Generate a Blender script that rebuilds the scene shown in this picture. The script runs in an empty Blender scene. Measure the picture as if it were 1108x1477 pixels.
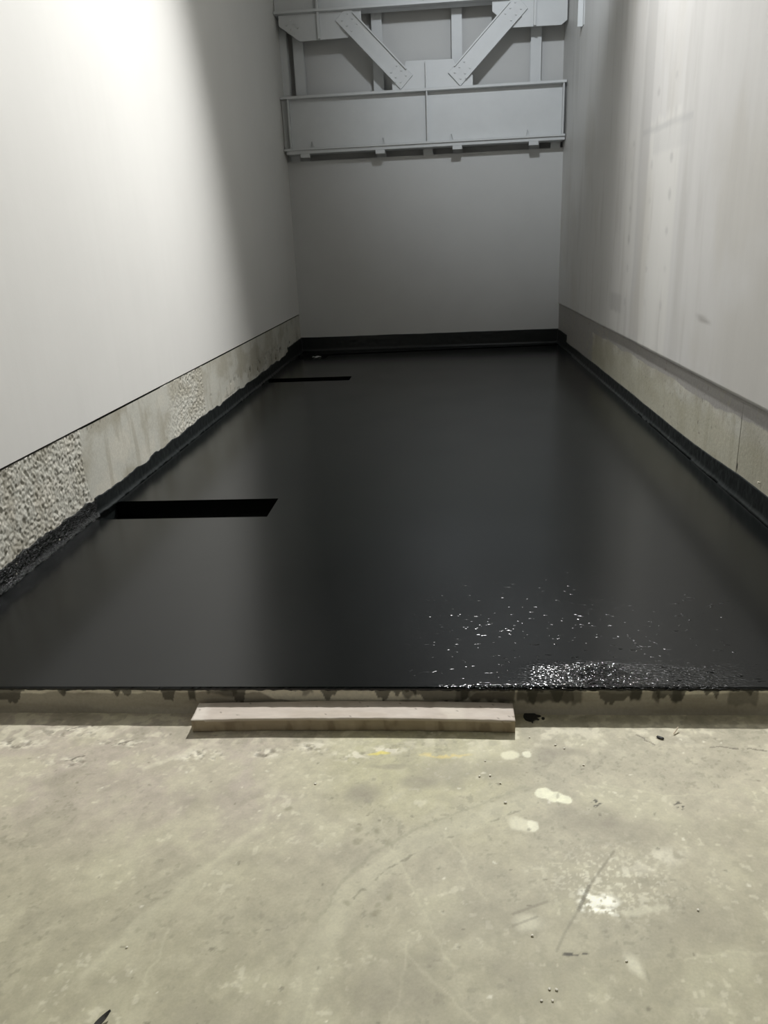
import bpy, bmesh, math, random
import numpy as np
from mathutils import Matrix, Vector

random.seed(7)
COL = bpy.context.scene.collection

# ------------------------------------------------------------------ place
CAM = np.array([0.0244, -2.2126, 1.5])
PITCH, YAW, ROLL, FPX = 0.337, 0.0841, -0.0454, 1103.38
XL, XR = -1.967, 1.631          # faces of the left and right wall
YB = 8.728                      # face of the lower back wall
H = 0.10                        # top of the black raised floor
ZL, ZR = 0.6165, 0.6324         # tops of the concrete plinths
ZTOP = 8.2                      # height of the hall
YREAR = -5.0
_fw = np.array([-math.sin(YAW) * math.cos(PITCH), math.cos(YAW) * math.cos(PITCH), -math.sin(PITCH)])
_r = np.cross(_fw, [0, 0, 1]); _r /= np.linalg.norm(_r)
_u = np.cross(_r, _fw)
_c, _s = math.cos(ROLL), math.sin(ROLL)
R2, U2 = _c * _r + _s * _u, -_s * _r + _c * _u


def at(px, py, ax=2, val=0.0):
    """survey: where the sight line of a photo point meets the plane axis=val"""
    d = _fw + R2 * (px - 554) / FPX - U2 * (py - 738.5) / FPX
    t = (val - CAM[ax]) / d[ax]
    return CAM + t * d


# ------------------------------------------------------------------ noise
def vnoise(x, y, seed=0):
    rng = np.random.RandomState(seed)
    tab = rng.rand(256, 256)
    xi, yi = np.floor(x).astype(int), np.floor(y).astype(int)
    fx, fy = x - xi, y - yi
    fx, fy = fx * fx * (3 - 2 * fx), fy * fy * (3 - 2 * fy)
    a, b = tab[xi % 256, yi % 256], tab[(xi + 1) % 256, yi % 256]
    c, d = tab[xi % 256, (yi + 1) % 256], tab[(xi + 1) % 256, (yi + 1) % 256]
    return (a * (1 - fx) + b * fx) * (1 - fy) + (c * (1 - fx) + d * fx) * fy


def fbm(x, y, seed=0, octv=4, gain=0.5):
    s, amp, tot = 0, 1.0, 0
    for i in range(octv):
        s = s + amp * vnoise(x * 2 ** i + 17.3 * i, y * 2 ** i + 5.1 * i, seed + i)
        tot += amp
        amp *= gain
    return s / tot


def sstep(a, b, x):
    t = np.clip((x - a) / (b - a), 0, 1)
    return t * t * (3 - 2 * t)


def lin(*rgb):
    v = np.array(rgb, float) / 255
    return np.where(v <= .04045, v / 12.92, ((v + .055) / 1.055) ** 2.4)


# ------------------------------------------------------------------ helpers
def tag(o, label=None, cat=None, group=None, kind=None):
    for k, v in (('label', label), ('category', cat), ('group', group), ('kind', kind)):
        if v:
            o[k] = v
    return o


def link(name, me, mat, parent=None, kind=None):
    o = bpy.data.objects.new(name, me)
    COL.objects.link(o)
    if mat:
        me.materials.append(mat)
    if parent:
        o.parent = parent
    if kind:
        o['kind'] = kind
    return o


def empty(name, loc=(0, 0, 0)):
    o = bpy.data.objects.new(name, None)
    o.location = loc
    o.empty_display_size = .1
    COL.objects.link(o)
    return o


def obj(name, bm, mat, parent=None, kind=None, smooth=False, origin=None):
    bmesh.ops.recalc_face_normals(bm, faces=bm.faces[:])
    if origin is not None:
        bmesh.ops.translate(bm, verts=bm.verts[:], vec=-Vector(origin))
    me = bpy.data.meshes.new(name)
    bm.to_mesh(me)
    bm.free()
    if smooth:
        for p in me.polygons:
            p.use_smooth = True
    o = link(name, me, mat, parent, kind)
    if origin is not None:
        o.location = origin
    return o


def bevel(o, w=.004, seg=2):
    m = o.modifiers.new('bevel', 'BEVEL')
    m.width, m.segments, m.limit_method = w, seg, 'ANGLE'
    return o


def box(bm, a, b):
    x0, y0, z0 = a
    x1, y1, z1 = b
    v = [bm.verts.new(p) for p in ((x0, y0, z0), (x1, y0, z0), (x1, y1, z0), (x0, y1, z0),
                                   (x0, y0, z1), (x1, y0, z1), (x1, y1, z1), (x0, y1, z1))]
    for f in ((0, 3, 2, 1), (4, 5, 6, 7), (0, 1, 5, 4), (1, 2, 6, 5), (2, 3, 7, 6), (3, 0, 4, 7)):
        bm.faces.new([v[i] for i in f])
    return bm


def boxes(*ab):
    bm = bmesh.new()
    for a, b in ab:
        box(bm, a, b)
    return bm


def prism_xz(bm, pts, y0, y1):
    """plate cut to an outline in the x-z plane, between y0 and y1"""
    f = [bm.verts.new((x, y0, z)) for x, z in pts]
    k = [bm.verts.new((x, y1, z)) for x, z in pts]
    bm.faces.new(f)
    bm.faces.new(k[::-1])
    n = len(pts)
    for i in range(n):
        bm.faces.new((f[i], k[i], k[(i + 1) % n], f[(i + 1) % n]))
    return bm


def cyl(bm, a, b, r, n=12):
    a, b = Vector(a), Vector(b)
    d = (b - a)
    q = d.to_track_quat('Z', 'Y').to_matrix().to_4x4()
    q.translation = (a + b) / 2
    bmesh.ops.create_cone(bm, cap_ends=True, segments=n, radius1=r, radius2=r, depth=d.length, matrix=q)
    return bm


def grid_mesh(name, P, mask=None):
    """P: (n, m, 3) array of points -> mesh of quads"""
    n, m = P.shape[:2]
    idx = np.arange(n * m).reshape(n, m)
    q = np.stack([idx[:-1, :-1], idx[1:, :-1], idx[1:, 1:], idx[:-1, 1:]], -1).reshape(-1, 4)
    if mask is not None:
        q = q[mask.reshape(-1)]
    me = bpy.data.meshes.new(name)
    me.vertices.add(n * m)
    me.vertices.foreach_set('co', P.reshape(-1).astype(np.float32))
    me.loops.add(q.size)
    me.loops.foreach_set('vertex_index', q.reshape(-1).astype(np.int32))
    me.polygons.add(len(q))
    me.polygons.foreach_set('loop_start', np.arange(0, q.size, 4, dtype=np.int32))
    me.update(calc_edges=True)
    me.polygons.foreach_set('use_smooth', np.ones(len(q), dtype=bool))
    return me


def paint(me, rgb, name='tint'):
    a = me.attributes.new(name, 'FLOAT_COLOR', 'POINT')
    c = np.ones((len(me.vertices), 4), np.float32)
    c[:, :3] = rgb.reshape(-1, 3)
    a.data.foreach_set('color', c.reshape(-1))


# ------------------------------------------------------------------ materials
def material(name, color=(.8, .8, .8), rough=.6, attr=None, noise=None, bump=None, spec=.5, coat=0, mask=None):
    """noise=(scale, amount, stretch)  bump=(scale, distance, stretch, detail)"""
    m = bpy.data.materials.new(name)
    m.use_nodes = True
    nt = m.node_tree
    N, L = nt.nodes, nt.links
    b = N['Principled BSDF']
    b.inputs['Roughness'].default_value = rough
    b.inputs['Specular IOR Level'].default_value = spec
    b.inputs['Coat Weight'].default_value = coat
    geo = N.new('ShaderNodeNewGeometry')
    src = None
    if attr:
        a = N.new('ShaderNodeAttribute')
        a.attribute_name = attr
        src = a.outputs['Color']
    if noise:
        sc, amt, st = noise
        mp = N.new('ShaderNodeMapping')
        mp.inputs['Scale'].default_value = st
        L.new(geo.outputs['Position'], mp.inputs['Vector'])
        t = N.new('ShaderNodeTexNoise')
        t.inputs['Scale'].default_value = sc
        t.inputs['Detail'].default_value = 6
        t.inputs['Roughness'].default_value = .6
        L.new(mp.outputs[0], t.inputs['Vector'])
        r = N.new('ShaderNodeMapRange')
        r.inputs['From Min'].default_value, r.inputs['From Max'].default_value = .25, .75
        r.inputs['To Min'].default_value, r.inputs['To Max'].default_value = 1 - amt, 1 + amt
        L.new(t.outputs['Fac'], r.inputs['Value'])
        mx = N.new('ShaderNodeMix')
        mx.data_type, mx.blend_type = 'RGBA', 'MULTIPLY'
        mx.inputs['Factor'].default_value = 1
        if src:
            L.new(src, mx.inputs['A'])
        else:
            mx.inputs['A'].default_value = (*color, 1)
        L.new(r.outputs[0], mx.inputs['B'])
        src = mx.outputs['Result']
    if src:
        L.new(src, b.inputs['Base Color'])
    else:
        b.inputs['Base Color'].default_value = (*color, 1)
    if bump:
        prev = None
        for sc, dist, st, det in (bump if isinstance(bump, list) else [bump]):
            mp = N.new('ShaderNodeMapping')
            mp.inputs['Scale'].default_value = st
            L.new(geo.outputs['Position'], mp.inputs['Vector'])
            t = N.new('ShaderNodeTexNoise')
            t.inputs['Scale'].default_value = sc
            t.inputs['Detail'].default_value = det
            L.new(mp.outputs[0], t.inputs['Vector'])
            bp = N.new('ShaderNodeBump')
            bp.inputs['Strength'].default_value = 1
            bp.inputs['Distance'].default_value = dist
            L.new(t.outputs['Fac'], bp.inputs['Height'])
            if prev:
                L.new(prev, bp.inputs['Normal'])
            prev = bp.outputs[0]
        L.new(prev, b.inputs['Normal'])
    return m


ONE = (1, 1, 1)
M = {}
M['plaster_left'] = material('white_wall_paint', tuple(lin(226, 225, 220)), .55, noise=(1.2, .025, ONE),
                             bump=[(1.0, .009, (1, 3.0, .10), 2), (60, .0003, ONE, 3)])
M['plaster_right'] = material('skimmed_wall_paint', rough=.5, attr='tint', noise=(3, .03, (1, 1, .4)),
                              bump=[(1.0, .006, (1, 3.4, .12), 2), (25, .0006, (1, 1, .3), 3)])
M['plaster_back'] = material('grey_white_paint', tuple(lin(206, 206, 204)), .6, noise=(1.5, .03, ONE), bump=(50, .0003, ONE, 3))
M['hall'] = material('hall_ceiling_paint', tuple(lin(120, 120, 120)), .8, noise=(2, .05, ONE))
M['steel'] = material('white_painted_steel', tuple(lin(214, 216, 216)), .45, noise=(6, .03, ONE), bump=(30, .0003, ONE, 3))
M['plinth'] = material('raw_concrete', rough=.75, attr='tint', noise=(55, .12, ONE), bump=(120, .0008, ONE, 4))
M['floor'] = material('worn_concrete', rough=.58, spec=.3, attr='tint', noise=(140, .07, ONE), bump=[(9, .0008, ONE, 4), (160, .00012, ONE, 3)])
M['kerb'] = material('stained_concrete', rough=.8, attr='tint', noise=(90, .1, ONE), bump=(110, .0006, ONE, 4))
M['timber'] = material('painted_timber', rough=.7, attr='tint', noise=(60, .07, (.35, 1, 1)), bump=(90, .0005, (.3, 1, 1), 4))
M['chip'] = material('dried_bitumen', (.012, .013, .012), .45, noise=(200, .5, ONE), bump=(200, .001, ONE, 3))
M['crumb'] = material('pale_crumb', tuple(lin(226, 222, 205)), .6, noise=(150, .1, ONE))
M['paper'] = material('white_scrap', tuple(lin(235, 235, 230)), .6, noise=(80, .05, ONE))
M['wood_sliver'] = material('pale_sliver', tuple(lin(214, 200, 176)), .6, noise=(80, .1, ONE))
M['leaf'] = material('dry_leaf', (.05, .048, .04), .7, noise=(90, .4, ONE), bump=(90, .001, ONE, 3))


def membrane(name, glints):
    """black liquid membrane: satin, with a wet crinkled zone by the front edge (zone = attribute 'wet')"""
    m = bpy.data.materials.new(name)
    m.use_nodes = True
    nt = m.node_tree
    N, L = nt.nodes, nt.links
    b = N['Principled BSDF']
    b.inputs['Base Color'].default_value = (.0028, .0036, .0034, 1)
    b.inputs['Specular IOR Level'].default_value = .34
    geo = N.new('ShaderNodeNewGeometry')
    n0 = N.new('ShaderNodeTexNoise')
    n0.inputs['Scale'].default_value = 1.6
    n0.inputs['Detail'].default_value = 4
    L.new(geo.outputs['Position'], n0.inputs['Vector'])
    r = N.new('ShaderNodeMapRange')
    r.inputs['From Min'].default_value, r.inputs['From Max'].default_value = .3, .7
    r.inputs['To Min'].default_value, r.inputs['To Max'].default_value = .18, .22
    L.new(n0.outputs['Fac'], r.inputs['Value'])
    b1 = N.new('ShaderNodeBump')
    b1.inputs['Distance'].default_value = .0005
    n1 = N.new('ShaderNodeTexNoise')
    n1.inputs['Scale'].default_value = 5
    n1.inputs['Detail'].default_value = 3
    L.new(geo.outputs['Position'], n1.inputs['Vector'])
    L.new(n1.outputs['Fac'], b1.inputs['Height'])
    L.new(b1.outputs[0], b.inputs['Normal'])
    L.new(r.outputs[0], b.inputs['Roughness'])
    if glints:
        at_ = N.new('ShaderNodeAttribute')
        at_.attribute_name = 'wet'
        mp = N.new('ShaderNodeMapping')
        mp.inputs['Scale'].default_value = (.42, 1, 1)
        L.new(geo.outputs['Position'], mp.inputs['Vector'])
        prev = b1.outputs[0]
        for attr, sc_, lo, dist in (('wet', 160, .40, .0034), ('drops', 75, .705, .014)):
            a2 = N.new('ShaderNodeAttribute')
            a2.attribute_name = attr
            n2 = N.new('ShaderNodeTexNoise')
            n2.inputs['Scale'].default_value = sc_
            n2.inputs['Detail'].default_value = 1
            L.new(mp.outputs[0], n2.inputs['Vector'])
            hgt = n2.outputs['Fac']
            if lo:
                mr = N.new('ShaderNodeMapRange')
                mr.inputs['From Min'].default_value, mr.inputs['From Max'].default_value = lo, 1
                L.new(hgt, mr.inputs['Value'])
                hgt = mr.outputs[0]
            b2 = N.new('ShaderNodeBump')
            b2.inputs['Distance'].default_value = dist
            L.new(hgt, b2.inputs['Height'])
            L.new(prev, b2.inputs['Normal'])
            L.new(a2.outputs['Fac'], b2.inputs['Strength'])
            prev = b2.outputs[0]
        L.new(prev, b.inputs['Normal'])
        mx = N.new('ShaderNodeMix')
        L.new(at_.outputs['Fac'], mx.inputs['Factor'])
        L.new(r.outputs[0], mx.inputs['A'])
        mx.inputs['B'].default_value = .045
        L.new(mx.outputs['Result'], b.inputs['Roughness'])
    return m


M['membrane'] = membrane('black_membrane', True)
M['upstand'] = material('black_brushed_membrane', (.011, .0135, .0135), .34, spec=.45, bump=[(14, .003, ONE, 4)])
M['upstand_rough'] = material('black_membrane_on_hacked_concrete', (.011, .0125, .012), .2, bump=[(14, .003, ONE, 4), (130, .012, ONE, 2)])

# ------------------------------------------------------------------ concrete floor in front
FLOORK = np.array([1.27, 1.315, 1.33])


def concrete_floor():
    xs = np.concatenate([np.linspace(XL - .3, -1.62, 6), np.arange(-1.6, 1.15, .004), np.linspace(1.16, XR + .3, 6)])
    ys = np.concatenate([np.linspace(YREAR, -1.3, 12), np.arange(-1.28, .03, .004)])
    X, Y = np.meshgrid(xs, ys, indexing='ij')
    Z = (fbm(X * 5, Y * 5, 3) - .5) * .004 * sstep(.0, -.05, Y)
    # photo-surveyed marks: warp the coordinates so that edges are irregular
    wx = X + (fbm(X * 22, Y * 22, 11) - .5) * .03
    wy = Y + (fbm(X * 22, Y * 22, 12) - .5) * .03
    fx = X + (fbm(X * 70, Y * 70, 13) - .5) * .016
    fy = Y + (fbm(X * 70, Y * 70, 14) - .5) * .016

    def blob(px, py, rx, ry, ang=0, soft=.25, X_=None, Y_=None):
        c = at(px, py)
        X_, Y_ = (wx, wy) if X_ is None else (X_, Y_)
        dx, dy = X_ - c[0], Y_ - c[1]
        ca, sa = math.cos(ang), math.sin(ang)
        u, v = (dx * ca + dy * sa) / rx, (-dx * sa + dy * ca) / ry
        return 1 - sstep(1 - soft, 1 + soft, np.sqrt(u * u + v * v))

    def line(pts, w, soft=.5, X_=None, Y_=None):
        X_, Y_ = (wx, wy) if X_ is None else (X_, Y_)
        best = np.full(X.shape, 9.0)
        P = [at(*p)[:2] for p in pts]
        for a, b in zip(P[:-1], P[1:]):
            d = b - a
            t = np.clip(((X_ - a[0]) * d[0] + (Y_ - a[1]) * d[1]) / (d @ d), 0, 1)
            best = np.minimum(best, np.hypot(X_ - a[0] - t * d[0], Y_ - a[1] - t * d[1]))
        return 1 - sstep(w * (1 - soft), w * (1 + soft), best)

    base = np.ones(X.shape + (3,)) * lin(168, 160, 138)

    def mix(mask, rgb, amt):
        nonlocal base
        k = (np.clip(mask, 0, 1) * amt)[..., None]
        base = base * (1 - k) + lin(*rgb) * k

    # broad tone areas: pinkish grey on the left and far right, yellow-green in the middle
    big = fbm(X * 1.6, Y * 1.6, 21)
    mix(sstep(-.35, -.75, X + (big - .5) * .8) * sstep(-.75, -.35, Y), (174, 162, 148), .85)
    mix(sstep(-.62, -.2, wx) * sstep(.35, .1, wx) * sstep(-.7, -.25, Y + (big - .5) * .5), (176, 170, 136), .8)
    mix(sstep(.5, .8, X) * sstep(-.7, -.3, Y), (176, 167, 146), .8)
    mix(sstep(-.55, -1.05, Y), (158, 152, 126), .6)
    n1 = fbm(X * 7, Y * 7, 31, 5)
    mix(sstep(.52, .72, n1), (150, 143, 124), .4)
    mix(sstep(.46, .28, n1), (184, 178, 150), .4)
    n2 = fbm((X + Y) * 6, (X - Y) * 22, 33, 4)
    mix(sstep(.58, .75, n2), (186, 178, 154), .22)
    mix(sstep(.42, .27, n2), (146, 139, 120), .2)
    n3 = fbm(X * 24, Y * 24, 35, 5, .65)
    mix(sstep(.52, .68, n3), (188, 181, 156), .25)
    mix(sstep(.47, .33, n3), (144, 137, 118), .22)
    n4 = fbm(X * 70, Y * 70, 36, 3)
    mix(sstep(.66, .74, n4) * sstep(.45, .6, n1), (120, 114, 96), .35)
    mix(sstep(.66, .75, fbm(X * 55 + 4, Y * 55, 37, 3)) * sstep(.5, .4, n1), (206, 199, 176), .4)
    tex = fbm(X * 45, Y * 45, 38, 4)
    # scoured patches near the kerb
    rim = sstep(-.26, -.1, Y)
    sp = fbm(X * 30, Y * 30, 41, 4)
    mix(rim * sstep(.52, .68, sp), (205, 197, 174), .6)
    mix(rim * sstep(.47, .3, sp) * .7, (150, 143, 124), .6)
    for px, py, rx, ry in ((25, 1072, .09, .025), (100, 1055, .11, .03), (178, 1072, .07, .018), (100, 1098, .08, .022),
                           (290, 1090, .07, .03), (385, 1088, .05, .025), (450, 1078, .05, .025), (505, 1090, .06, .025),
                           (560, 1082, .05, .02)):
        k = blob(px, py, rx, ry, 0, .6)
        mix(k * sstep(.42, .6, fbm(X * 60, Y * 60, 42)), (214, 206, 186), .7)
        mix(k * sstep(.6, .68, fbm(X * 45, Y * 60, 43)), (110, 103, 90), .6)
        Z -= k * sstep(.5, .7, fbm(X * 45, Y * 60, 43)) * .003
    for a, b in (((95, 1053), (125, 1047)), ((160, 1075), (192, 1068)), ((95, 1096), (123, 1090)), ((920, 1060), (944, 1074)),
                 ((1026, 1077), (1064, 1079)), ((1080, 1080), (1106, 1084))):
        mix(line([a, b], .0028, X_=fx, Y_=fy), (92, 86, 74), .75)
    # long pale tyre band with fine dark rims
    band = [(770, 1150), (700, 1178), (620, 1208), (550, 1246), (505, 1288), (470, 1345), (440, 1420), (425, 1477)]
    mix(line(band, .034, .35), (190, 184, 158), .30)
    mix(line([(x - 12, y - 16) for x, y in band[:6]], .004, X_=fx, Y_=fy), (150, 145, 122), .5)
    mix(line([(x + 6, y + 8) for x, y in band[:5]], .003, X_=fx, Y_=fy) * sstep(.45, .6, fbm(X * 40, Y * 40, 47)), (112, 107, 88), .55)
    mix(line([(395, 1140), (378, 1190), (330, 1228), (250, 1290), (180, 1350), (120, 1410)], .010, .9), (192, 185, 160), .4)
    mix(line([(330, 1228), (250, 1300), (150, 1390)], .03, .9), (182, 176, 150), .3)
    mix(line([(210, 1110), (290, 1075)], .008, .8), (200, 192, 170), .5)
    for pts in ([(548, 1180), (600, 1290), (655, 1400)], [(640, 1200), (700, 1300)], [(590, 1380), (690, 1477)],
                [(560, 1477), (590, 1360)], [(210, 1420), (240, 1340)], [(440, 1477), (455, 1400)],
                [(880, 1130), (960, 1150), (1050, 1140)], [(835, 1128), (900, 1138)], [(990, 1385), (1108, 1370)]):
        mix(line(pts, .003, .95), (192, 186, 160), .35)
    # grey-dark stains
    for px, py, rx, ry, am in ((640, 1115, .10, .06, .5), (600, 1130, .06, .03, .5), (525, 1145, .05, .04, .6), (720, 1110, .06, .05, .5),
                               (560, 1105, .06, .012, .5), (815, 1085, .07, .02, .5), (790, 1090, .03, .03, .5), (850, 1180, .08, .05, .45),
                               (900, 1200, .10, .05, .35), (290, 1150, .12, .05, .25), (500, 1230, .07, .04, .3), (1075, 1200, .07, .05, .3),
                               (560, 1430, .10, .07, .35), (1000, 1330, .1, .06, .25), (740, 1400, .06, .05, .2), (375, 1240, .08, .03, .3),
                               (985, 1068, .05, .02, .3), (700, 1330, .12, .06, .25), (120, 1130, .12, .05, .2), (30, 1215, .05, .02, .3)):
        mix(blob(px, py, rx, ry, 0, .55), (132, 124, 108), am)
    # yellow marker traces
    mix(blob(548, 1087, .03, .008, 0, .5), (214, 198, 96), .75)
    mix(blob(640, 1090, .075, .009, 0, .6) * sstep(.35, .55, fbm(X * 50, Y * 50, 49)), (206, 186, 120), .7)
    # pale filler patches
    for px, py, rx, ry, an in ((784, 1141, .024, .021, 0), (800, 1147, .032, .022, -.5), (815, 1152, .022, .020, 0)):
        mix(blob(px, py, rx, ry, an, .12), (228, 224, 196), .8)
    mix(blob(752, 1189, .036, .024, -.35, .35), (214, 208, 182), .75)
    mix(blob(769, 1192, .018, .021, 0, .15), (226, 221, 196), .75)
    mix(blob(735, 1090, .028, .022, 0, .2), (218, 212, 184), .7)
    mix(blob(761, 1090, .015, .014, 0, .2), (224, 219, 194), .75)
    mix(line([(803, 1151), (808, 1141)], .0028, X_=fx, Y_=fy), (170, 164, 140), .7)
    # mottled white patch with pale specks around it
    k = np.maximum.reduce([blob(850, 1298, .022, .03, 0, .5, fx, fy), blob(872, 1300, .035, .018, 0, .5, fx, fy),
                           blob(880, 1316, .022, .008, 0, .5, fx, fy), blob(858, 1312, .03, .008, 0, .5, fx, fy)])
    mix(k * sstep(.36, .56, fbm(X * 100, Y * 100, 51)), (246, 242, 226), .95)
    halo = blob(880, 1270, .13, .10, 0, .8)
    mix(halo * sstep(.55, .66, fbm(X * 110, Y * 110, 52, 5)), (226, 220, 198), .45)
    mix(blob(765, 1330, .03, .02, 0, .6), (206, 200, 176), .6)
    mix(blob(918, 1395, .012, .03, .3, .6), (208, 202, 178), .7)
    mix(blob(945, 1240, .08, .03, .3, .8) * sstep(.45, .62, fbm(X * 40, Y * 40, 53)), (212, 205, 184), .6)
    mix(line([(850, 1278), (835, 1312)], .0045, .4, X, Y), (118, 112, 94), .85)
    mix(line([(886, 1228), (850, 1278)], .003, .6, X, Y), (128, 121, 103), .6)
    mix(line([(835, 1312), (815, 1345), (803, 1372)], .003, .7, X, Y), (138, 131, 112), .6)
    mix(line([(740, 1318), (790, 1300)], .0035, .6, X, Y), (128, 121, 103), .6)
    mix(line([(740, 1335), (775, 1322)], .003, .6, X, Y), (128, 121, 103), .5)
    mix(line([(900, 1318), (960, 1308)], .006, .8), (196, 190, 166), .6)
    # dark speckled marks
    for px, py, rx, ry in ((859, 1158, .012, .016), (867, 1159, .008, .005), (980, 1162, .011, .018)):
        mix(blob(px, py, rx, ry, 0, .3, fx, fy) * sstep(.5, .6, fbm(X * 150, Y * 150, 55)) , (52, 50, 44), .85)
    for a, b in (((812, 1377), (838, 1376)),):
        mix(line([a, b], .0035, .5, fx, fy) * sstep(.35, .5, fbm(X * 110, Y * 110, 56)), (58, 54, 46), .85)
    mix(blob(842, 1373, .006, .004, 0, .4), (62, 58, 48), .85)
    rng = np.random.RandomState(5)
    for _ in range(130):
        c = (rng.uniform(-1.4, 1.0), rng.uniform(-1.2, -.1))
        r = rng.uniform(.0022, .006)
        d = np.hypot(fx - c[0], (fy - c[1]) * 1.1)
        mix(1 - sstep(r * .6, r * 1.4, d), (96, 90, 74) if rng.rand() < .7 else (224, 218, 200), .5)
    for px, py in ((520, 1213), (562, 1212), (503, 1300), (545, 1305), (563, 1293), (515, 1196), (545, 1200), (540, 1317), (418, 1165)):
        mix(blob(px, py, .010, .010, 0, .6), (134, 128, 104), .6)
    base = base * (.90 + .2 * tex)[..., None] * FLOORK
    me = grid_mesh('floor', np.stack([X, Y, Z], -1))
    paint(me, base)
    return link('floor', me, M['floor'], None, 'structure')


concrete_floor()

# ------------------------------------------------------------------ kerb under the black floor


def kerb():
    xs = np.arange(XL, XR + .003, .004)
    zs = np.linspace(-.01, H - .004, 30)
    X, Z = np.meshgrid(xs, zs, indexing='ij')
    rimn = fbm(X * 26, Z * 26, 61)
    Y = .004 + (fbm(X * 9, Z * 20, 62) - .5) * .006
    # chipped upper rim, rounded foot
    chip = sstep(.078, .095, Z) * sstep(.42, .62, fbm(X * 20, Z * 8, 63))
    Y = Y + chip * .004
    Y = Y - sstep(.03, -.005, Z) ** 2 * .012
    c = np.ones(X.shape + (3,)) * lin(172, 166, 152)

    def mix(mask, rgb, amt):
        nonlocal c
        k = (np.clip(mask, 0, 1) * amt)[..., None]
        c = c * (1 - k) + lin(*rgb) * k
    mix(sstep(.35, .7, fbm(X * 5, Z * 40, 64)), (154, 147, 132), .7)
    mix(sstep(.5, .75, fbm(X * 2.5, Z * 12, 65)), (136, 130, 116), .7)
    edge = .083 - .012 * fbm(X * 12, X * 0 + 2, 66) - .03 * sstep(-.62, -.55, X) * sstep(.12, .08, X)
    mix(sstep(edge - .004, edge + .003, Z + (rimn - .5) * .012), (232, 227, 210), .85)
    # drips of black primer
    col = fbm(X * 16, X * 0 + 7, 67, 3)
    col2 = fbm(X * 55, X * 0 + 3, 68, 2)
    reach = .094 - (sstep(.5, .72, col) * .05 + sstep(.45, .75, col2) * .016)
    mix(sstep(reach, reach + .006, Z) * sstep(.0925, .088, Z + (rimn - .5) * .01), (52, 50, 42), .75)
    for x0, x1, z0, am in ((-.87, -.835, .045, .8), (-.80, -.69, .072, .7), (-.47, -.43, .07, .6), (-.13, -.08, .06, .7), (.06, .25, .045, .75),
                           (.25, .44, .045, .8), (.43, .47, .03, .6), (.62, .66, .05, .7), (.69, .72, .045, .75), (.75, .79, .04, .75),
                           (.93, 1.03, .035, .5), (.05, .10, .05, .5), (-1.32, -1.30, .07, .6)):
        wob = (fbm(X * 60, Z * 18, 71) - .5) * .014
        k = sstep(x0, x0 + .006, X + wob) * sstep(x1, x1 - .006, X + wob) * sstep(z0 - .008, z0 + .006, Z + (col2 - .5) * .03) * sstep(.095, .09, Z)
        mix(k, (56, 54, 45), am)
    me = grid_mesh('kerb', np.stack([X, Y, Z], -1))
    paint(me, c)
    return link('kerb', me, M['kerb'], None, 'structure')


kerb()

# ------------------------------------------------------------------ black raised floor with its pits and the back channel


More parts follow.
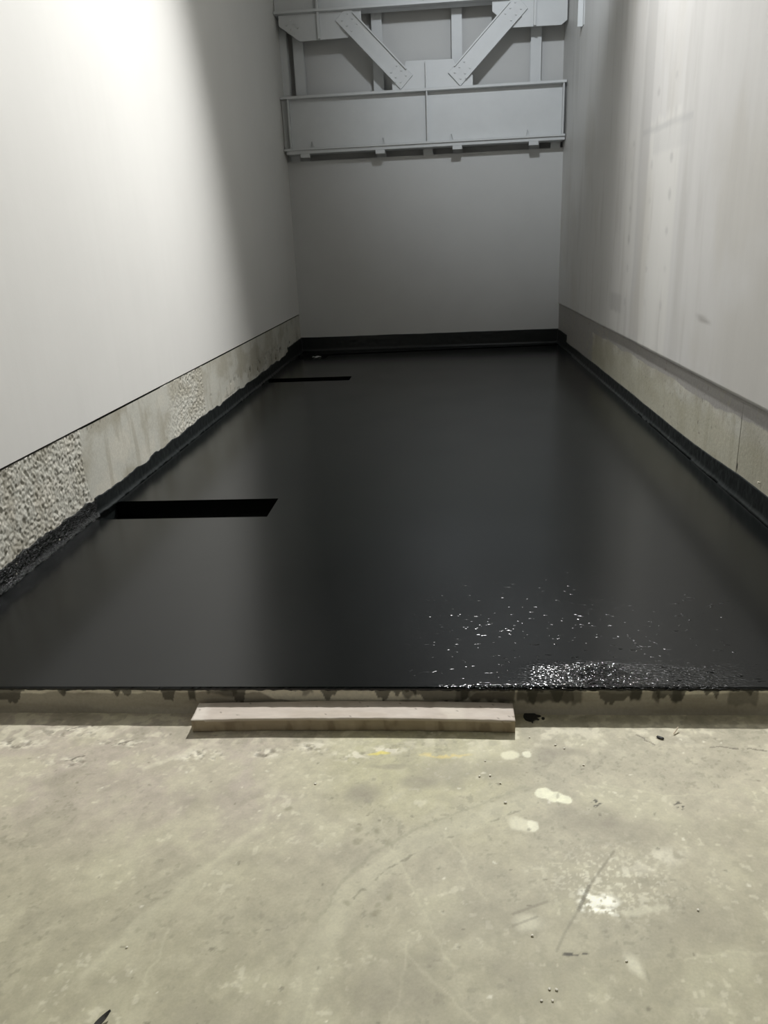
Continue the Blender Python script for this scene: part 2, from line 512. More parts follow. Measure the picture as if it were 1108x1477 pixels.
def raised_floor():
    xs = sorted(set(np.round(np.concatenate([np.arange(XL, XR, .0125), [XR, -1.517, -1.0, -.96]]), 4)))
    xs = [x for x in xs if not any(0 < abs(x - k) < .005 for k in (-1.517, -1.0, -.96, XR))]
    fine = list(np.round(np.arange(.012, .6, .012), 4))
    ys = [0.0, .004] + fine + [.7, .8, 1.0, 1.25, 1.5, 1.725, 2.045, 2.5, 3, 3.5, 4, 4.5, 5, 5.5, 6.165, 6.425, 7, 7.5, 7.9, 'a', 'b', YB + .25]
    nx, ny = len(xs), len(ys)
    rng = np.random.RandomState(3)
    bm = bmesh.new()
    jit = np.cumsum(rng.uniform(-1, 1, nx)) * .0006
    jit = jit - np.convolve(jit, np.ones(41) / 41, 'same') + rng.uniform(-.0016, .0016, nx)

    def Yv(j, x):
        y = ys[j]
        if y == 'a':
            return 8.335 + .072 * x
        if y == 'b':
            return 8.47 + .072 * x
        return y
    V = {}

    def vert(i, j, z):
        k = (i, j, z)
        if k not in V:
            y = Yv(j, xs[i])
            zz = z
            if j == 0:
                y = -.002 + jit[i]
                zz = z - (.004 if z == H else 0)
            V[k] = bm.verts.new((xs[i], y, zz))
        return V[k]
    names = {y: j for j, y in enumerate(ys)}

    def depth(i, j):
        x = (xs[i] + xs[i + 1]) / 2
        if j == names['a']:
            return .03
        if ys[j] == 1.725 and x < -.96 or ys[j] == 6.165 and x < -1.0:
            return .10
        if ys[j] == 7.9 and x < -1.517:
            return .03
        return 0
    D = {(i, j): depth(i, j) for i in range(nx - 1) for j in range(ny - 1)}
    for (i, j), d in D.items():
        z = round(H - d, 4)
        bm.faces.new((vert(i, j, z), vert(i + 1, j, z), vert(i + 1, j + 1, z), vert(i, j + 1, z)))
        for (i2, j2), (p, q) in (((i + 1, j), ((i + 1, j), (i + 1, j + 1))), ((i, j + 1), ((i, j + 1), (i + 1, j + 1)))):
            d2 = D.get((i2, j2))
            if d2 is not None and d2 != d:
                z2 = round(H - d2, 4)
                bm.faces.new((vert(*p, z), vert(*q, z), vert(*q, z2), vert(*p, z2)))
    for i in range(nx - 1):   # hanging front lip of the coating
        a, b = V[(i, 0, H)], V[(i + 1, 0, H)]
        za = H - .011 - .004 * rng.rand()
        V[(i, -1)] = V.get((i, -1)) or bm.verts.new((xs[i], a.co.y + .0005, za))
        V[(i + 1, -1)] = bm.verts.new((xs[i + 1], b.co.y + .0005, H - .010 - .004 * rng.rand() ** 3))
        bm.faces.new((a, b, V[(i + 1, -1)], V[(i, -1)]))
    o = obj('raised_floor', bm, M['membrane'], None, 'structure')
    me = o.data
    co = np.array([v.co[:] for v in me.vertices])
    x, y = co[:, 0], co[:, 1]
    wet = np.zeros(len(co))
    core = np.exp(-(((x - .56) / .22) ** 2)) * sstep(.20, .08, y + (fbm(x * 9, y * 9, 81) - .5) * .12)
    core2 = np.exp(-(((x - .80) / .22) ** 2)) * sstep(.17, .12, y + (fbm(x * 9, y * 9, 82) - .5) * .1) * .6
    edge = sstep(.022, .010, y) * sstep(-.15, .2, x) * sstep(1.15, .75, x)
    wet = np.clip(np.maximum.reduce([core, core2, edge]), 0, 1) * (y < .62)
    drops = sstep(-.45, .45, x) * sstep(1.5, 1.1, x) * sstep(1.2, .2, y) * (.35 + .65 * sstep(.4, .7, fbm(x * 5, y * 5, 84)))
    a = me.attributes.new('drops', 'FLOAT', 'POINT')
    a.data.foreach_set('value', drops.astype(np.float32))
    a = me.attributes.new('wet', 'FLOAT', 'POINT')
    a.data.foreach_set('value', wet.astype(np.float32))
    return o


raised_floor()

# ------------------------------------------------------------------ plinths, walls


def plinth(side):
    left = side == 'left'
    x0 = XL if left else XR
    zt = ZL if left else ZR
    ys = np.concatenate([[0.0], np.arange(.05, 2.198, .005), np.arange(2.204, 4.59, .008), np.arange(4.6, YB + .02, .016)])
    zs = np.arange(-.02, zt + .001, .006)
    zs[-1] = zt - (.010 if left else 0)
    Y, Z = np.meshgrid(ys, zs, indexing='ij')
    s = 1 if left else -1
    n = fbm(Y * 70, Z * 70, 91, 3, .6)
    rough = np.zeros(Y.shape)
    c = np.ones(Y.shape + (3,)) * lin(193, 192, 181)

    def mix(mask, rgb, amt):
        nonlocal c
        k = (np.clip(mask, 0, 1) * amt)[..., None]
        c = c * (1 - k) + lin(*rgb) * k
    m1 = fbm(Y * 3, Z * 5, 92, 5)
    mix(sstep(.5, .72, m1), (164, 159, 142), .7)
    mix(sstep(.48, .3, m1), (206, 202, 188), .6)
    mix(sstep(.55, .72, fbm(Y * 14, Z * 3, 93)), (158, 152, 134), .45)
    if left:
        wob = (fbm(Y * 6, Z * 10, 94) - .5) * .16
        rough = sstep(1.78, 1.73, Y + wob * .35) + sstep(2.95, 3.55, Y + wob - (Z - .4) * .5) * .9 * sstep(4.06, 4.0, Y + wob * .3)
        X = x0 + rough * (n - .55) * .016 + (fbm(Y * 90, Z * 90, 95) - .5) * .008 * rough
        mix(rough * sstep(.45, .25, fbm(Y * 75, Z * 75, 96)), (130, 126, 112), .7)
        mix(rough * sstep(.5, .7, fbm(Y * 65, Z * 65, 97)), (212, 208, 196), .6)
        pock = sstep(.64, .72, fbm(Y * 18, Z * 18, 98)) * (sstep(5.2, 6, Y) + .4 * sstep(4.0, 4.4, Y)) * sstep(.42, .3, Z)
        X = X - pock * .01
        mix(pock, (84, 80, 70), .75)
        mix(sstep(.64, .7, fbm(Y * 30, Z * 26, 99)) * sstep(.55, .6, Z) * sstep(3.0, 1.8, Y), (110, 104, 92), .6)
    else:
        X = x0 + (n - .5) * .001
        low = .515 + (fbm(Y * 3.5, Y * 0 + 1, 101) - .5) * .05 + .012 * sstep(2.4, 1.6, Y) + (fbm(Y * 40, Z * 40, 102) - .5) * .008
        paintb = np.maximum(sstep(low - .004, low + .004, Z), sstep(6.2, 6.26, Y + (fbm(Y * 9, Z * 14, 103) - .5) * .1))
        mix(sstep(.5, .38, Z + (fbm(Y * 4, Z * 9, 104) - .5) * .2), (176, 173, 152), .6)
        mix(paintb, (158, 155, 152), .92)
        mix(sstep(.008, .002, np.abs(Y - 1.967)) * (1 - paintb), (128, 122, 106), .6)
        mix(sstep(1.96, 1.95, Y) * (1 - paintb), (160, 156, 138), .4)
        mix(sstep(.78, .82, fbm(Y * 24, Z * 24, 105)), (110, 104, 92), .6)
        mix(sstep(.6, .8, fbm(Y * 12, Z * 14, 106)), (170, 166, 148), .5)
        d = np.hypot((Y - 1.962) * .9, (Z - .262) * .35)
        mix(sstep(.011, .007, d), (16, 16, 15), .95)
        X = X + sstep(.006, .002, np.abs(Y - 1.967)) * .003
    P = np.stack([X, Y, Z], -1)
    # a top ledge running back into the wall
    P = np.concatenate([P, np.stack([X[:, -1] - s * .05, Y[:, -1], Z[:, -1]], -1)[:, None]], 1)
    c = np.concatenate([c, c[:, -1:]], 1)
    me = grid_mesh('baseboard_' + side, P)
    paint(me, c)
    return link('baseboard_' + side, me, M['plinth'], None, 'structure')


plinth('left')
plinth('right')


def wall_right():
    ys = np.concatenate([np.linspace(YREAR, .8, 12), np.arange(.9, YB + .25, .02)])
    zs = np.concatenate([np.arange(ZR, 4.4, .02), np.linspace(4.45, ZTOP, 12)])
    Y, Z = np.meshgrid(ys, zs, indexing='ij')
    X = XR - .012 + 0 * Y
    c = np.ones(Y.shape + (3,)) * lin(220, 219, 216)

    def mix(mask, rgb, amt):
        nonlocal c
        k = (np.clip(mask, 0, 1) * amt)[..., None]
        c = c * (1 - k) + lin(*rgb) * k
    wy = Y + (fbm(Y * 3, Z * 1.5, 111) - .5) * .10
    ragged = (fbm(Y * 14, Z * 5, 112) - .5) * .25
    # skimmed board joint: pale bands either side of a darker strip
    up = sstep(2.30, 2.24, Z + ragged * .5)
    mix(sstep(3.45, 3.55, wy) * sstep(4.33, 4.25, wy) * up, (232, 231, 226), .8)
    mix(sstep(4.28, 4.33, wy) * sstep(4.62, 4.56, wy), (196, 195, 192), .55)
    mix(sstep(4.60, 4.66, wy) * sstep(5.10, 4.98, wy) * sstep(.95, 1.02, Z + ragged * .2) * sstep(2.35, 2.2, Z), (226, 225, 221), .7)
    mix(sstep(4.9, 5.0, wy) * sstep(5.5, 5.3, wy) * sstep(.80, .84, Z + ragged * .15) * sstep(1.0, .96, Z), (184, 183, 180), .5)
    mix(sstep(4.75, 4.85, wy) * sstep(5.5, 5.35, wy) * sstep(.84, .80, Z + ragged * .1), (224, 223, 219), .7)
    mix(sstep(3.15, 3.2, wy) * sstep(3.42, 3.36, wy), (196, 195, 191), .22)
    mix(sstep(.55, .75, fbm(Y * 9, Z * 1.2, 113)) * sstep(2.5, 3.2, Y), (198, 196, 191), .4)
    mix(sstep(.5, .75, fbm(Y * 1.6, Z * 1.2, 114)), (206, 203, 195), .5)
    # screw heads showing through
    for y0, zl in ((4.16, np.arange(.98, 2.7, .247)), (3.67, np.arange(1.0, 2.6, .247)), (4.80, np.arange(.95, 2.2, .247))):
        for z in zl:
            z = z + random.uniform(-.02, .02)
            d = np.hypot((Y - y0 - random.uniform(-.04, .04)) / .045, (Z - z) / random.uniform(.025, .05))
            mix(sstep(1.2, .4, d), (176, 175, 173), random.uniform(.1, .5))
    # board edges
    a, b = at(930, 193, 0, XR), at(1003, 164, 0, XR)
    t = (Y - b[1]) / (a[1] - b[1])
    zz = b[2] + t * (a[2] - b[2])
    on = (t > 0) & (t < 1)
    mix(on * sstep(.03, .01, np.abs(Z - zz)), (188, 188, 187), .45)
    a, b = at(944, 224, 0, XR), at(1000, 204, 0, XR)
    t = (Y - b[1]) / (a[1] - b[1])
    zz2 = b[2] + t * (a[2] - b[2])
    on = (t > 0) & (t < 1)
    mix(on * sstep(-.01, .01, Z - zz2) * sstep(.25, .1, Z - zz2), (204, 204, 202), .35)
    # scuff
    a, b = at(1000, 460, 0, XR), at(1035, 467, 0, XR)
    d = np.hypot((Y - (a[1] + b[1]) / 2) / .16, (Z - (a[2] + b[2]) / 2 - (Y - 2.5) * .05) / .02)
    mix(sstep(1.2, .3, d), (150, 146, 140), .6)
    P = np.stack([X, Y, Z], -1)
    P = np.concatenate([np.stack([X[:, 0] + .06, Y[:, 0], Z[:, 0]], -1)[:, None], P], 1)
    c = np.concatenate([c[:, :1], c], 1)
    me = grid_mesh('wall_right', P)
    paint(me, c)
    o = link('wall_right', me, M['plaster_right'], None, 'structure')
    return o


wall_right()
# the left wall stands over a narrow shadow gap
o = obj('wall_left', boxes(((XL - .25, YREAR, ZL + .004), (XL + .004, YB + .25, ZTOP))), M['plaster_left'], None, 'structure')
obj('wall_rear', boxes(((XL - .3, YREAR - .2, 0), (XR + .3, YREAR, ZTOP))), M['hall'], None, 'structure')
obj('ceiling', boxes(((XL - .3, YREAR - .2, ZTOP), (XR + .3, YB + .45, ZTOP + .2))), M['hall'], None, 'structure')
# side footings of the hall in front of the kerb
obj('trim_1', boxes(((XL - .25, YREAR, 0), (XL, 0.0, ZL + .004))), M['plaster_left'], None, 'structure')
obj('trim_2', boxes(((XR, YREAR, 0), (XR + .25, 0.0, ZR))), M['plaster_back'], None, 'structure')
# lower back wall, with the recessed upper wall behind the steel
obj('wall_back', boxes(((XL - .1, YB, 0), (XR + .1, YB + .45, 2.565))), M['plaster_back'], None, 'structure')
obj('trim_7', boxes(((XL - .1, YB + .22, 2.565), (XR + .1, YB + .45, ZTOP))), M['plaster_back'], None, 'structure')

# ------------------------------------------------------------------ black upstands on the walls


def upstand(name, pts, top, amp, freq, seed, mat, bottom=H - .1, step=.008):
    """strip along a polyline (x, y) with a top height per point"""
    P = [np.array(p[:2], float) for p in pts]
    row = []
    for k in range(len(P) - 1):
        L_ = np.linalg.norm(P[k + 1] - P[k])
        n = max(2, int(L_ / step))
        for t in np.linspace(0, 1, n, endpoint=(k == len(P) - 2)):
            row.append(np.append(P[k] * (1 - t) + P[k + 1] * t, top[k] * (1 - t) + top[k + 1] * t))
    row = np.array(row)
    sdist = np.concatenate([[0], np.cumsum(np.linalg.norm(np.diff(row[:, :2], axis=0), axis=1))])
    zt = row[:, 2] + (fbm(sdist * freq, sdist * 0 + 1, seed, 4) - .5) * 2 * amp
    ks = np.linspace(0, 1, 30)
    Z = bottom + (zt[:, None] - bottom) * ks[None]
    S = np.repeat(sdist[:, None], 30, 1)
    d = np.gradient(row[:, :2], axis=0)
    d /= np.linalg.norm(d, axis=1)[:, None]
    nrm = np.stack([d[:, 1], -d[:, 0]], -1)          # towards the room when walked with the wall on the left hand
    off = .006 + (fbm(S * 25, Z * 25, seed + 5) - .5) * .006
    if mat is M['upstand_rough']:
        off = off + (fbm(S * 70, Z * 70, seed + 9, 3) - .4) * .014
    off = off + .02 * np.clip(1 - (Z - H) / .03, 0, 1) ** 2 * (Z > H - .002)
    X = row[:, None, 0] + nrm[:, None, 0] * off
    Y = row[:, None, 1] + nrm[:, None, 1] * off
    G = np.stack([X, Y, Z], -1)
    lip = G[:, -1:].copy()
    lip[:, :, 0] -= nrm[:, None, 0] * (off[:, -1:] + .02)
    lip[:, :, 1] -= nrm[:, None, 1] * (off[:, -1:] + .02)
    me = grid_mesh(name, np.concatenate([G, lip], 1))
    return link(name, me, mat, None, 'structure')


upstand('trim_3', [(XL, .0), (XL, 1.8)], [.205, .197], .022, 9, 131, M['upstand_rough'], step=.005)
upstand('trim_4', [(XL, 1.8), (XL, 4.8), (XL, 6.2), (XL, 7.70)], [.200, .208, .213, .225], .022, 6, 141, M['upstand'])
upstand('trim_5', [(XL, 7.70), (XL, YB), (XR, YB), (XR, 7.955)], [.285, .293, .293, .298], .004, 3, 151, M['upstand'], step=.02)
upstand('trim_6', [(XR, 7.955), (XR, 5.3), (XR, 2.7), (XR, 1.9), (XR, .0)], [.203, .209, .202, .226, .232], .006, 2.5, 161, M['upstand'])

# ------------------------------------------------------------------ white steel frame across the back
YF = 8.50        # front of the flanges
YW = 8.60        # webs
YR = 8.76        # back of the flanges
X0, X1 = XL + .01, XR - .025
truss = empty('steel_truss', ((X0 + X1) / 2, YW, 2.64))
tag(truss, 'white painted steel truss girder spanning wall to wall high across the back', 'truss')
T0 = Vector(truss.location)


def part(name, bm, parent=None, bev=.003):
    o = obj(name, bm, M['steel'])
    o.parent = parent or truss
    # keep world coordinates below a parent that is not at the world origin
    base = T0
    for v in o.data.vertices:
        v.co -= base
    if bev:
        bevel(o, bev)
    return o


ZB0, ZB1 = 2.645, 3.30
lower = part('bottom_beam', boxes(((X0, YW - .006, ZB0), (X1, YW + .006, ZB1))), bev=0)
part('flange', boxes(((X0, YF, ZB1 - .030), (X1, YR, ZB1))), lower)
part('flange', boxes(((X0, YF, ZB0 + .03), (X1, YR, ZB0 + .055)), ((X0 + .03, YF + .02, ZB0 - .01), (X1, YR - .02, ZB0 + .03))), lower)
for x in (-1.865, -.11, 1.575):
    part('stiffener', boxes(((x - .008, YF + .012, ZB0 + .055), (x + .008, YW - .006, ZB1 - .03))), lower, 0)
for x in (-1.69, -.72, .262, 1.22):
    part('clip', boxes(((x - .06, YF + .01, ZB0 - .055), (x + .06, YF + .07, ZB0 - .012))), lower)
for x in (-1.85, -.11, 1.52):
    part('bearing_pad', boxes(((x - .06, YB + .005, 2.565), (x + .06, YR - .02, ZB0 - .005))), lower, 0)
for x in (-1.60, -.68, .19, 1.15):
    bm = bmesh.new()
    for s in (-1, 1):
        prism_xz(bm, [(x + s * .035, ZB0 + .055), (x + s * .022, ZB0 + .055), (x + s * .002, ZB0 + .135), (x + s * .012, ZB0 + .135)][::s], YW - .03, YW - .006)
    part('lug', bm, lower, 0)

ZU = 4.20
upper = part('top_beam', boxes(((X0, YW - .006, ZU), (X1, YW + .006, ZU + .62))), bev=0)
part('flange', boxes(((X0, YF, ZU), (X1, YR, ZU + .03))), upper)
part('flange', boxes(((X0, YF, ZU + .62), (X1, YR, ZU + .65))), upper)
for x in (-1.42, -.11, 1.20):
    part('stiffener', boxes(((x - .012, YF + .01, ZU + .03), (x + .012, YW - .006, ZU + .62))), upper, 0)

YG = YW - .012
gl = part('gusset_plate', prism_xz(bmesh.new(), [(-1.915, ZU), (-1.915, 4.085), (-1.665, 3.908), (-1.07, 3.915), (-.89, 4.09), (-.89, ZU)], YG - .008, YG + .008))
part('stiffener', boxes(((-1.432, YF + .03, 3.915), (-1.405, YG - .008, ZU))), gl, 0)
for bx, bz in ((137, 135), (163, 163), (190, 190), (110, 173), (137, 200), (165, 228)):
    p = at(390 + bx / 4.817, bz / 4.817, 1, YG - .01)
    part('bolt', cyl(bmesh.new(), (p[0], YG - .022, p[2]), (p[0], YG - .006, p[2]), .016, 6), gl, 0)
gr = part('gusset_plate', prism_xz(bmesh.new(), [(.70, ZU), (.70, 4.09), (.94, 3.905), (1.53, 3.90), (1.60, 3.95), (1.60, ZU)], YG - .008, YG + .008))
part('stiffener', boxes(((1.195, YF + .03, 3.905), (1.222, YG - .008, ZU))), gr, 0)
gc = part('gusset_plate', prism_xz(bmesh.new(), [(-.54, ZB1), (-.54, 3.42), (-.50, 3.46), (-.40, 3.50), (-.36, 3.625), (.225, 3.615), (.29, 3.50), (.43, 3.46), (.465, 3.42), (.465, ZB1)],
                                   YG - .008, YG + .008))
part('stiffener', boxes(((-.122, YF + .03, ZB1), (-.098, YG - .008, 3.60))), gc, 0)


def diagonal(a, b, w):
    a, b = np.array(a), np.array(b)
    d = (b - a) / np.linalg.norm(b - a)
    n = np.array([-d[1], d[0]])
    q = lambda p, s, e=0: tuple(p + n * s + d * e)
    web = part('diagonal_brace', prism_xz(bmesh.new(), [q(a, -w / 2), q(b, -w / 2), q(b, w / 2), q(a, w / 2)], YG - .034, YG - .010))
    for s in (-1, 1):
        o_, i_ = s * w / 2, s * (w / 2 - .016)
        part('flange', prism_xz(bmesh.new(), [q(a, i_, .10), q(b, i_, -.10), q(b, o_, -.10), q(a, o_, .10)][::s], YG - .060, YG - .010), web, 0)
    for end, sg in ((a, 1), (b, -1)):
        for k in (.06, .14, .22):
            for s in (-.05, .05):
                p = end + d * sg * k + n * s
                part('bolt', cyl(bmesh.new(), (p[0], YG - .046, p[1]), (p[0], YG - .033, p[1]), .013, 6), web, 0)
    return web


diagonal((-1.13, 4.175), (-.355, 3.385), .215)
diagonal((1.05, 4.17), (.235, 3.385), .215)

# uprights of the wall frame behind the girder
POSTX = (-1.735, -.724, .277, 1.262)
names = ('leftmost of four white steel posts behind the truss, beside the left wall', 'white steel post behind the truss left of its centre plate',
         'white steel post behind the truss right of its centre plate', 'rightmost of four white steel posts behind the truss, beside the right wall')
first = None
for x, lb in zip(POSTX, names):
    if first is None:
        bm = boxes(((-.065, 0, 0), (.065, .010, 5.2)), ((-.006, .010, 0), (.006, .09, 5.2)), ((-.065, .09, 0), (.065, .10, 5.2)))
        o = first = obj('steel_post', bm, M['steel'])
    else:
        o = first.copy()
        COL.objects.link(o)
    o.location = (x, YB + .10, 2.565)
    tag(o, lb, 'post', 'uprights behind the steel truss')
o = obj('steel_channel', boxes(((XL + .005, YB + .06, 2.565), (XL + .012, YB + .18, 7.8)), ((XL + .012, YB + .06, 2.565), (XL + .095, YB + .07, 7.8)),
                               ((XL + .012, YB + .17, 2.565), (XL + .095, YB + .18, 7.8))), M['steel'], origin=(XL + .05, YB + .12, 2.565))
tag(o, 'narrow white steel channel upright in the corner against the left wall', 'channel')

# small bright bracket on the right wall by the girder
p = at(839, 20, 0, XR - .03)
o = obj('wall_bracket', boxes(((XR - .018, p[1] - .09, p[2] - .12), (XR - .010, p[1] + .09, p[2] + .16)),
                              ((XR - .07, p[1] - .006, p[2] - .12), (XR - .018, p[1] + .006, p[2] + .16))), M['steel'], origin=(XR - .012, p[1], p[2]))
tag(o, 'small bright white steel bracket plate fixed high on the right wall', 'bracket')

# ------------------------------------------------------------------ timber lying along the kerb


def timber():
    L0, L1, y0, y1, h = -.822, .237, -.105, -.004, .047
    n = 180
    xs = np.linspace(L0, L1, n)
    t = np.linspace(0, 1, n)
    ring = []
    # rounded rectangle section, front-bottom first
    sec = []
    r = .004
    for cx_, cy_, a0 in ((y1 - r, r, -90), (y1 - r, h - r, 0), (y0 + r, h - r, 90), (y0 + r, r, 180)):
        for k in range(4):
            a = math.radians(a0 + 30 * k)
            sec.append((cx_ + r * math.cos(a), cy_ + r * math.sin(a)))
    dense = []
    for (a, b), (c, d) in zip(sec, sec[1:] + sec[:1]):
        m = max(1, int(math.hypot(c - a, d - b) / .006))
        for k in range(m):
            dense.append((a + (c - a) * k / m, b + (d - b) * k / m))
    S = np.array(dense + dense[:1])
    X = np.repeat(xs[:, None], len(S), 1)
    bow = .010 * (1 - (2 * t - 1) ** 2) - .007
    Y = S[None, :, 0] + bow[:, None]
    Z = S[None, :, 1] + 0 * X
    Z = Z + .002 * np.sin(t * 3.1)[:, None] * (Z > .02)
    wear = (fbm(X * 25, S[None, :, 1] * 25 + S[None, :, 0] * 25, 171) - .5)
    Y = Y + wear * .003
    Z = Z + wear * .002
    X = X + np.where(t[:, None] < .01, (fbm(Y * 40, Z * 40, 173) - .5) * .006, 0)
    Z = np.maximum(Z, .001)
    c = np.ones(X.shape + (3,)) * lin(202, 191, 178)

    def mix(mask, rgb, amt):
        nonlocal c
        k = (np.clip(mask, 0, 1) * amt)[..., None]
        c = c * (1 - k) + lin(*rgb) * k
    g = fbm(X * 9, (Y + Z) * 30, 174, 4)
    mix(sstep(.5, .72, g), (188, 176, 160), .6)
    mix(sstep(.45, .3, g), (212, 203, 190), .6)
    mix(sstep(-.76, -.80, X + wear * .05), (224, 216, 204), .8)
    mix(sstep(-.03, .02, X + wear * .2) * sstep(.09, .06, X), (222, 214, 198), .5)
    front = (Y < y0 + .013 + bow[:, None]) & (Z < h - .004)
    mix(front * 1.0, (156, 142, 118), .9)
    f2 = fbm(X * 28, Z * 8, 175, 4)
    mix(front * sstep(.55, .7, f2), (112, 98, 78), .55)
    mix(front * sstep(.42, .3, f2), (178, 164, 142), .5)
    saw = (np.abs(Y - (y0 + .020 + bow[:, None])) < .0022) & (X > .09) & (Z > h - .01)
    mix(saw * 1.0, (120, 106, 86), .7)
    rng = np.random.RandomState(9)
    for _ in range(16):
        cx_, cy_ = rng.uniform(L0, L1), rng.uniform(y0, y1)
        mix(sstep(.0045, .002, np.hypot(X - cx_, Y - cy_)), (96, 84, 66), .7)
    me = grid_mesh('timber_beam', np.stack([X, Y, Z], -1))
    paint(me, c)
    bm = bmesh.new()
    bm.from_mesh(me)
    m = len(S)
    bm.verts.ensure_lookup_table()
    for base in (0, (n - 1) * m):
        f = bm.faces.new([bm.verts[base + k] for k in range(m - 1)])
        f.smooth = False
    bmesh.ops.remove_doubles(bm, verts=bm.verts[:], dist=1e-5)
    bmesh.ops.recalc_face_normals(bm, faces=bm.faces[:])
    org = Vector(((L0 + L1) / 2, (y0 + y1) / 2, 0))
    bmesh.ops.translate(bm, verts=bm.verts[:], vec=-org)
    bm.to_mesh(me)
    bm.free()
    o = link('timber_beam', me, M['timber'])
    o.location = org
    o.rotation_euler.z = .004
    tag(o, 'pale square timber beam lying along the foot of the kerb', 'beam')


timber()

# ------------------------------------------------------------------ small things


def lump(name, loc, size, mat, seed, rot=0, sub=2, amp=.35):
    bm = bmesh.new()
    bmesh.ops.create_icosphere(bm, subdivisions=sub, radius=1)
    rng = random.Random(seed)
    for v in bm.verts:
        k = 1 + rng.uniform(-amp, amp)
        v.co = Vector((v.co.x * size[0] * k, v.co.y * size[1] * k, max(v.co.z * size[2] * k, -size[2] * .4)))
    o = obj(name, bm, mat, smooth=sub > 2)
    o.location = (loc[0], loc[1], loc[2] + size[2] * .4)
    o.rotation_euler.z = rot
    return o


FZ = .0016
p = at(952, 1065, 2, 0)
tag(lump('bitumen_chip', (p[0], p[1], FZ), (.011, .005, .004), M['chip'], 4, -.6), 'small black chip on the concrete below the right part of the kerb', 'chip')
a, b = at(972, 1060), at(978, 1054)
tag(obj('wood_sliver', cyl(bmesh.new(), (a[0], a[1], FZ + .003), (b[0], b[1], FZ + .012), .0022, 6), M['wood_sliver'], origin=tuple(np.append(a[:2], FZ))),
    'short pale wood sliver leaning at the kerb shadow beside the black chip', 'sliver')


def dry_leaf():
    p = at(150, 1473)
    bm = bmesh.new()
    n = 14
    k_ = .62
    rows = []
    for i in range(n + 1):
        t = i / n
        w = .011 * math.sin(math.pi * min(1, t * .86 + .12)) ** .7 * (1 if t > .25 else .35 + 2.6 * t)
        w *= k_
        x = (t - .5) * .075 * k_
        rows.append([bm.verts.new((x, w, .004 + .008 * t * t + .004)), bm.verts.new((x, 0, .002 + .008 * t * t)), bm.verts.new((x, -w, .003 + .008 * t * t + .003))])
    for r0, r1 in zip(rows, rows[1:]):
        for k in (0, 1):
            bm.faces.new((r0[k], r1[k], r1[k + 1], r0[k + 1]))
    o = obj('dry_leaf', bm, M['leaf'], smooth=True)
    m = o.modifiers.new('thick', 'SOLIDIFY')
    m.thickness = .0015
    o.location = (p[0] - .002, p[1] - .006, FZ)
    o.rotation_euler.z = .95
    tag(o, 'dark curled leaf on the concrete at the bottom edge near the corner', 'leaf')


dry_leaf()
CR = [(729, 1158, 3.6, 'next to the tyre band end'), (707, 1119, 3, 'left of the round filler patch'), (722, 1130, 2.6, 'left of the large filler patch'),
      (692, 1120, 3, 'furthest left of the little group by the filler patch'), (700, 1098, 2.4, 'just below the timber beam shadow'),
      (801, 1075, 3.2, 'near the kerb right of the timber beam'), (814, 1080, 3, 'below the kerb, second right of the timber beam'),
      (842, 1104, 2.6, 'in the open right of the bright scratch'), (793, 1427, 2.8, 'upper of the low group near the bottom edge'),
      (803, 1428, 2.8, 'right of the low group near the bottom edge'), (781, 1444, 2.6, 'lowest of the low group near the bottom edge'),
      (797, 1444, 2.6, 'lower right of the low group near the bottom edge'), (768, 1350, 2.6, 'beside the dark tread scratch'),
      (1007, 1313, 2.8, 'far right beside the mottled white patch'), (455, 1131, 3.2, 'alone left of the yellow traces'), (183, 1367, 2.2, 'alone on the bare left half of the floor'),
      (764, 1064, 2.4, 'closest to the right end of the timber beam'), (904, 1387, 2.4, 'below right of the mottled white patch')]
src = None
for i, (px, py, mm, where) in enumerate(CR):
    q = at(px, py)
    if src is None:
        o = src = lump('concrete_crumb', (0, 0, 0), (.001, .001, .00045), M['crumb'], 2, sub=2, amp=.3)
    else:
        o = src.copy()
        COL.objects.link(o)
    o.scale = (mm * 1.25, mm, mm)
    o.rotation_euler.z = i * 1.3
    o.location = (q[0], q[1], FZ + mm * .00014)
    tag(o, 'tiny pale crumb on the concrete, ' + where, 'crumb', 'pale crumbs scattered on the concrete')

# black splat on the kerb face beside the timber


def splat():
    """dried spill lying at the foot of the kerb"""
    bm = bmesh.new()

    def puddle(cx, cy, rx, ry, n, seed, fn=lambda a: 0):
        rng = random.Random(seed)
        c = at(cx, cy)
        top, bot = [], []
        for i in range(n):
            a = 2 * math.pi * i / n
            k = 1 + .05 * math.sin(3 * a + 1) + rng.uniform(-.03, .03) + fn(a)
            x, y = c[0] + rx * k * math.cos(a), min(c[1] + ry * k * math.sin(a), -.004)
            top.append(bm.verts.new((c[0] + (x - c[0]) * .93, c[1] + (y - c[1]) * .93, .0042)))
            bot.append(bm.verts.new((x, y, -.002)))
        bm.faces.new(top)
        bm.faces.new(bot[::-1])
        for i in range(n):
            bm.faces.new((bot[i], bot[(i + 1) % n], top[(i + 1) % n], top[i]))
        return c
    c = puddle(765, 1034.5, .0235, .026, 64, 8, lambda a: (.55 * math.exp(-((a - 4.85) / .07) ** 2) + .55 * math.exp(-((a - .12) / .16) ** 2)
                                                        + .45 * math.exp(-((a - 5.75) / .12) ** 2)))
    puddle(783.5, 1037, .0055, .006, 20, 3)
    o = obj('bitumen_splat', bm, M['chip'], origin=(c[0], c[1], 0))
    tag(o, 'black bitumen splat on the floor at the kerb foot beside the timber end', 'splat')


splat()

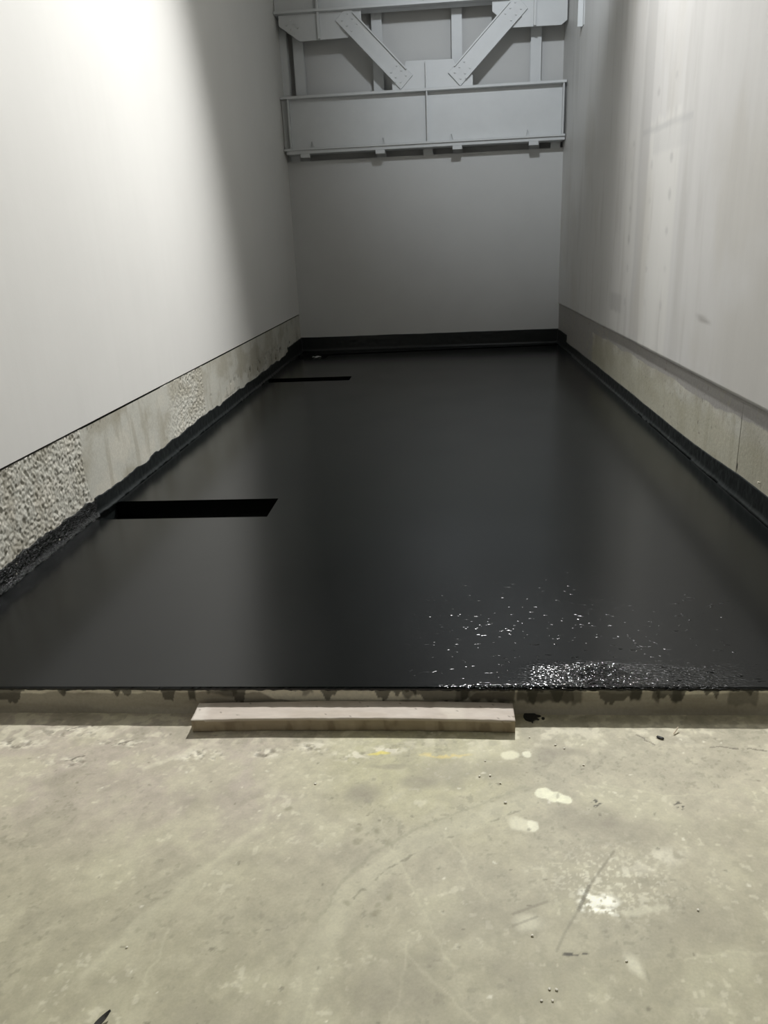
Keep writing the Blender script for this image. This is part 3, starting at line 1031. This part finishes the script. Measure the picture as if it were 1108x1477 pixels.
p = at(457, 515, 2, H - .03 + .008)
bm = bmesh.new()
g = [[bm.verts.new((.055 * (i / 5 - .5) * 2, .05 * (j / 3 - .5) * 2, .006 * math.sin(i * 1.7 + j) + .008)) for j in range(4)] for i in range(6)]
for i in range(5):
    for j in range(3):
        bm.faces.new((g[i][j], g[i + 1][j], g[i + 1][j + 1], g[i][j + 1]))
o = obj('paper_scrap', bm, M['paper'], smooth=True)
m = o.modifiers.new('thick', 'SOLIDIFY')
m.thickness = .002
o.location = (p[0], p[1], H - .03 + .003)
tag(o, 'small white scrap lying in the far corner pit of the black floor', 'scrap')

p = at(1097, 696, 0, XR)
bm = cyl(bmesh.new(), (XR + .01, p[1], p[2]), (XR - .010, p[1], p[2]), .003, 8)
cyl(bm, (XR - .010, p[1], p[2]), (XR - .014, p[1], p[2]), .006, 12)
o = obj('nail', bm, M['crumb'], origin=(XR, p[1], p[2]))
tag(o, 'pale headed nail standing out of the right plinth just above the black upstand', 'nail')

# ------------------------------------------------------------------ hall lamp and added fill spots


def spot(name, loc, aim, power, size, blend, radius, color):
    l = bpy.data.lights.new(name, 'SPOT')
    l.energy, l.spot_size, l.spot_blend, l.shadow_soft_size, l.color = power, size, blend, radius, color
    o = bpy.data.objects.new(name, l)
    COL.objects.link(o)
    o.location = loc
    o.rotation_euler = Vector(aim).to_track_quat('-Z', 'Y').to_euler()
    return o


spot('high_bay_lamp', (.8, 5.2, 6.5), (-.14, -.53, -.84), 2480, 2 * math.radians(43), .8, .12, (1, .995, .99))
spot('back_fill_spot', (.5, 4.6, 4.9), (.16, .9, -.24), 270, 2 * math.radians(40), .9, .12, (.88, .94, 1))  # unseen cool spot, added to lift the truss and back wall

spot('side_fill_spot', (-1.2, 3.5, 6.2), (.632, -.29, -.717), 270, 2 * math.radians(31), .7, .12, (1, .995, .99))  # added narrow spot, only there to brighten the upper right wall

w = bpy.data.worlds.new('hall_air')
w.use_nodes = True
w.node_tree.nodes['Background'].inputs['Color'].default_value = (.5, .52, .55, 1)
w.node_tree.nodes['Background'].inputs['Strength'].default_value = .02
sc = bpy.context.scene
sc.world = w

# ------------------------------------------------------------------ camera and view
cd = bpy.data.cameras.new('camera')
cd.sensor_fit = 'HORIZONTAL'
cd.sensor_width = 36
cd.lens = FPX / 1108 * 36
cd.clip_start = .05
co = bpy.data.objects.new('camera', cd)
COL.objects.link(co)
mw = Matrix.Identity(4)
for i in range(3):
    mw[i][0], mw[i][1], mw[i][2], mw[i][3] = R2[i], U2[i], -_fw[i], CAM[i]
co.matrix_world = mw
sc.camera = co
sc.view_settings.view_transform = 'Standard'
sc.view_settings.look = 'None'
sc.view_settings.exposure = 0
sc.view_settings.gamma = 1
sc.view_settings.use_curve_mapping = False
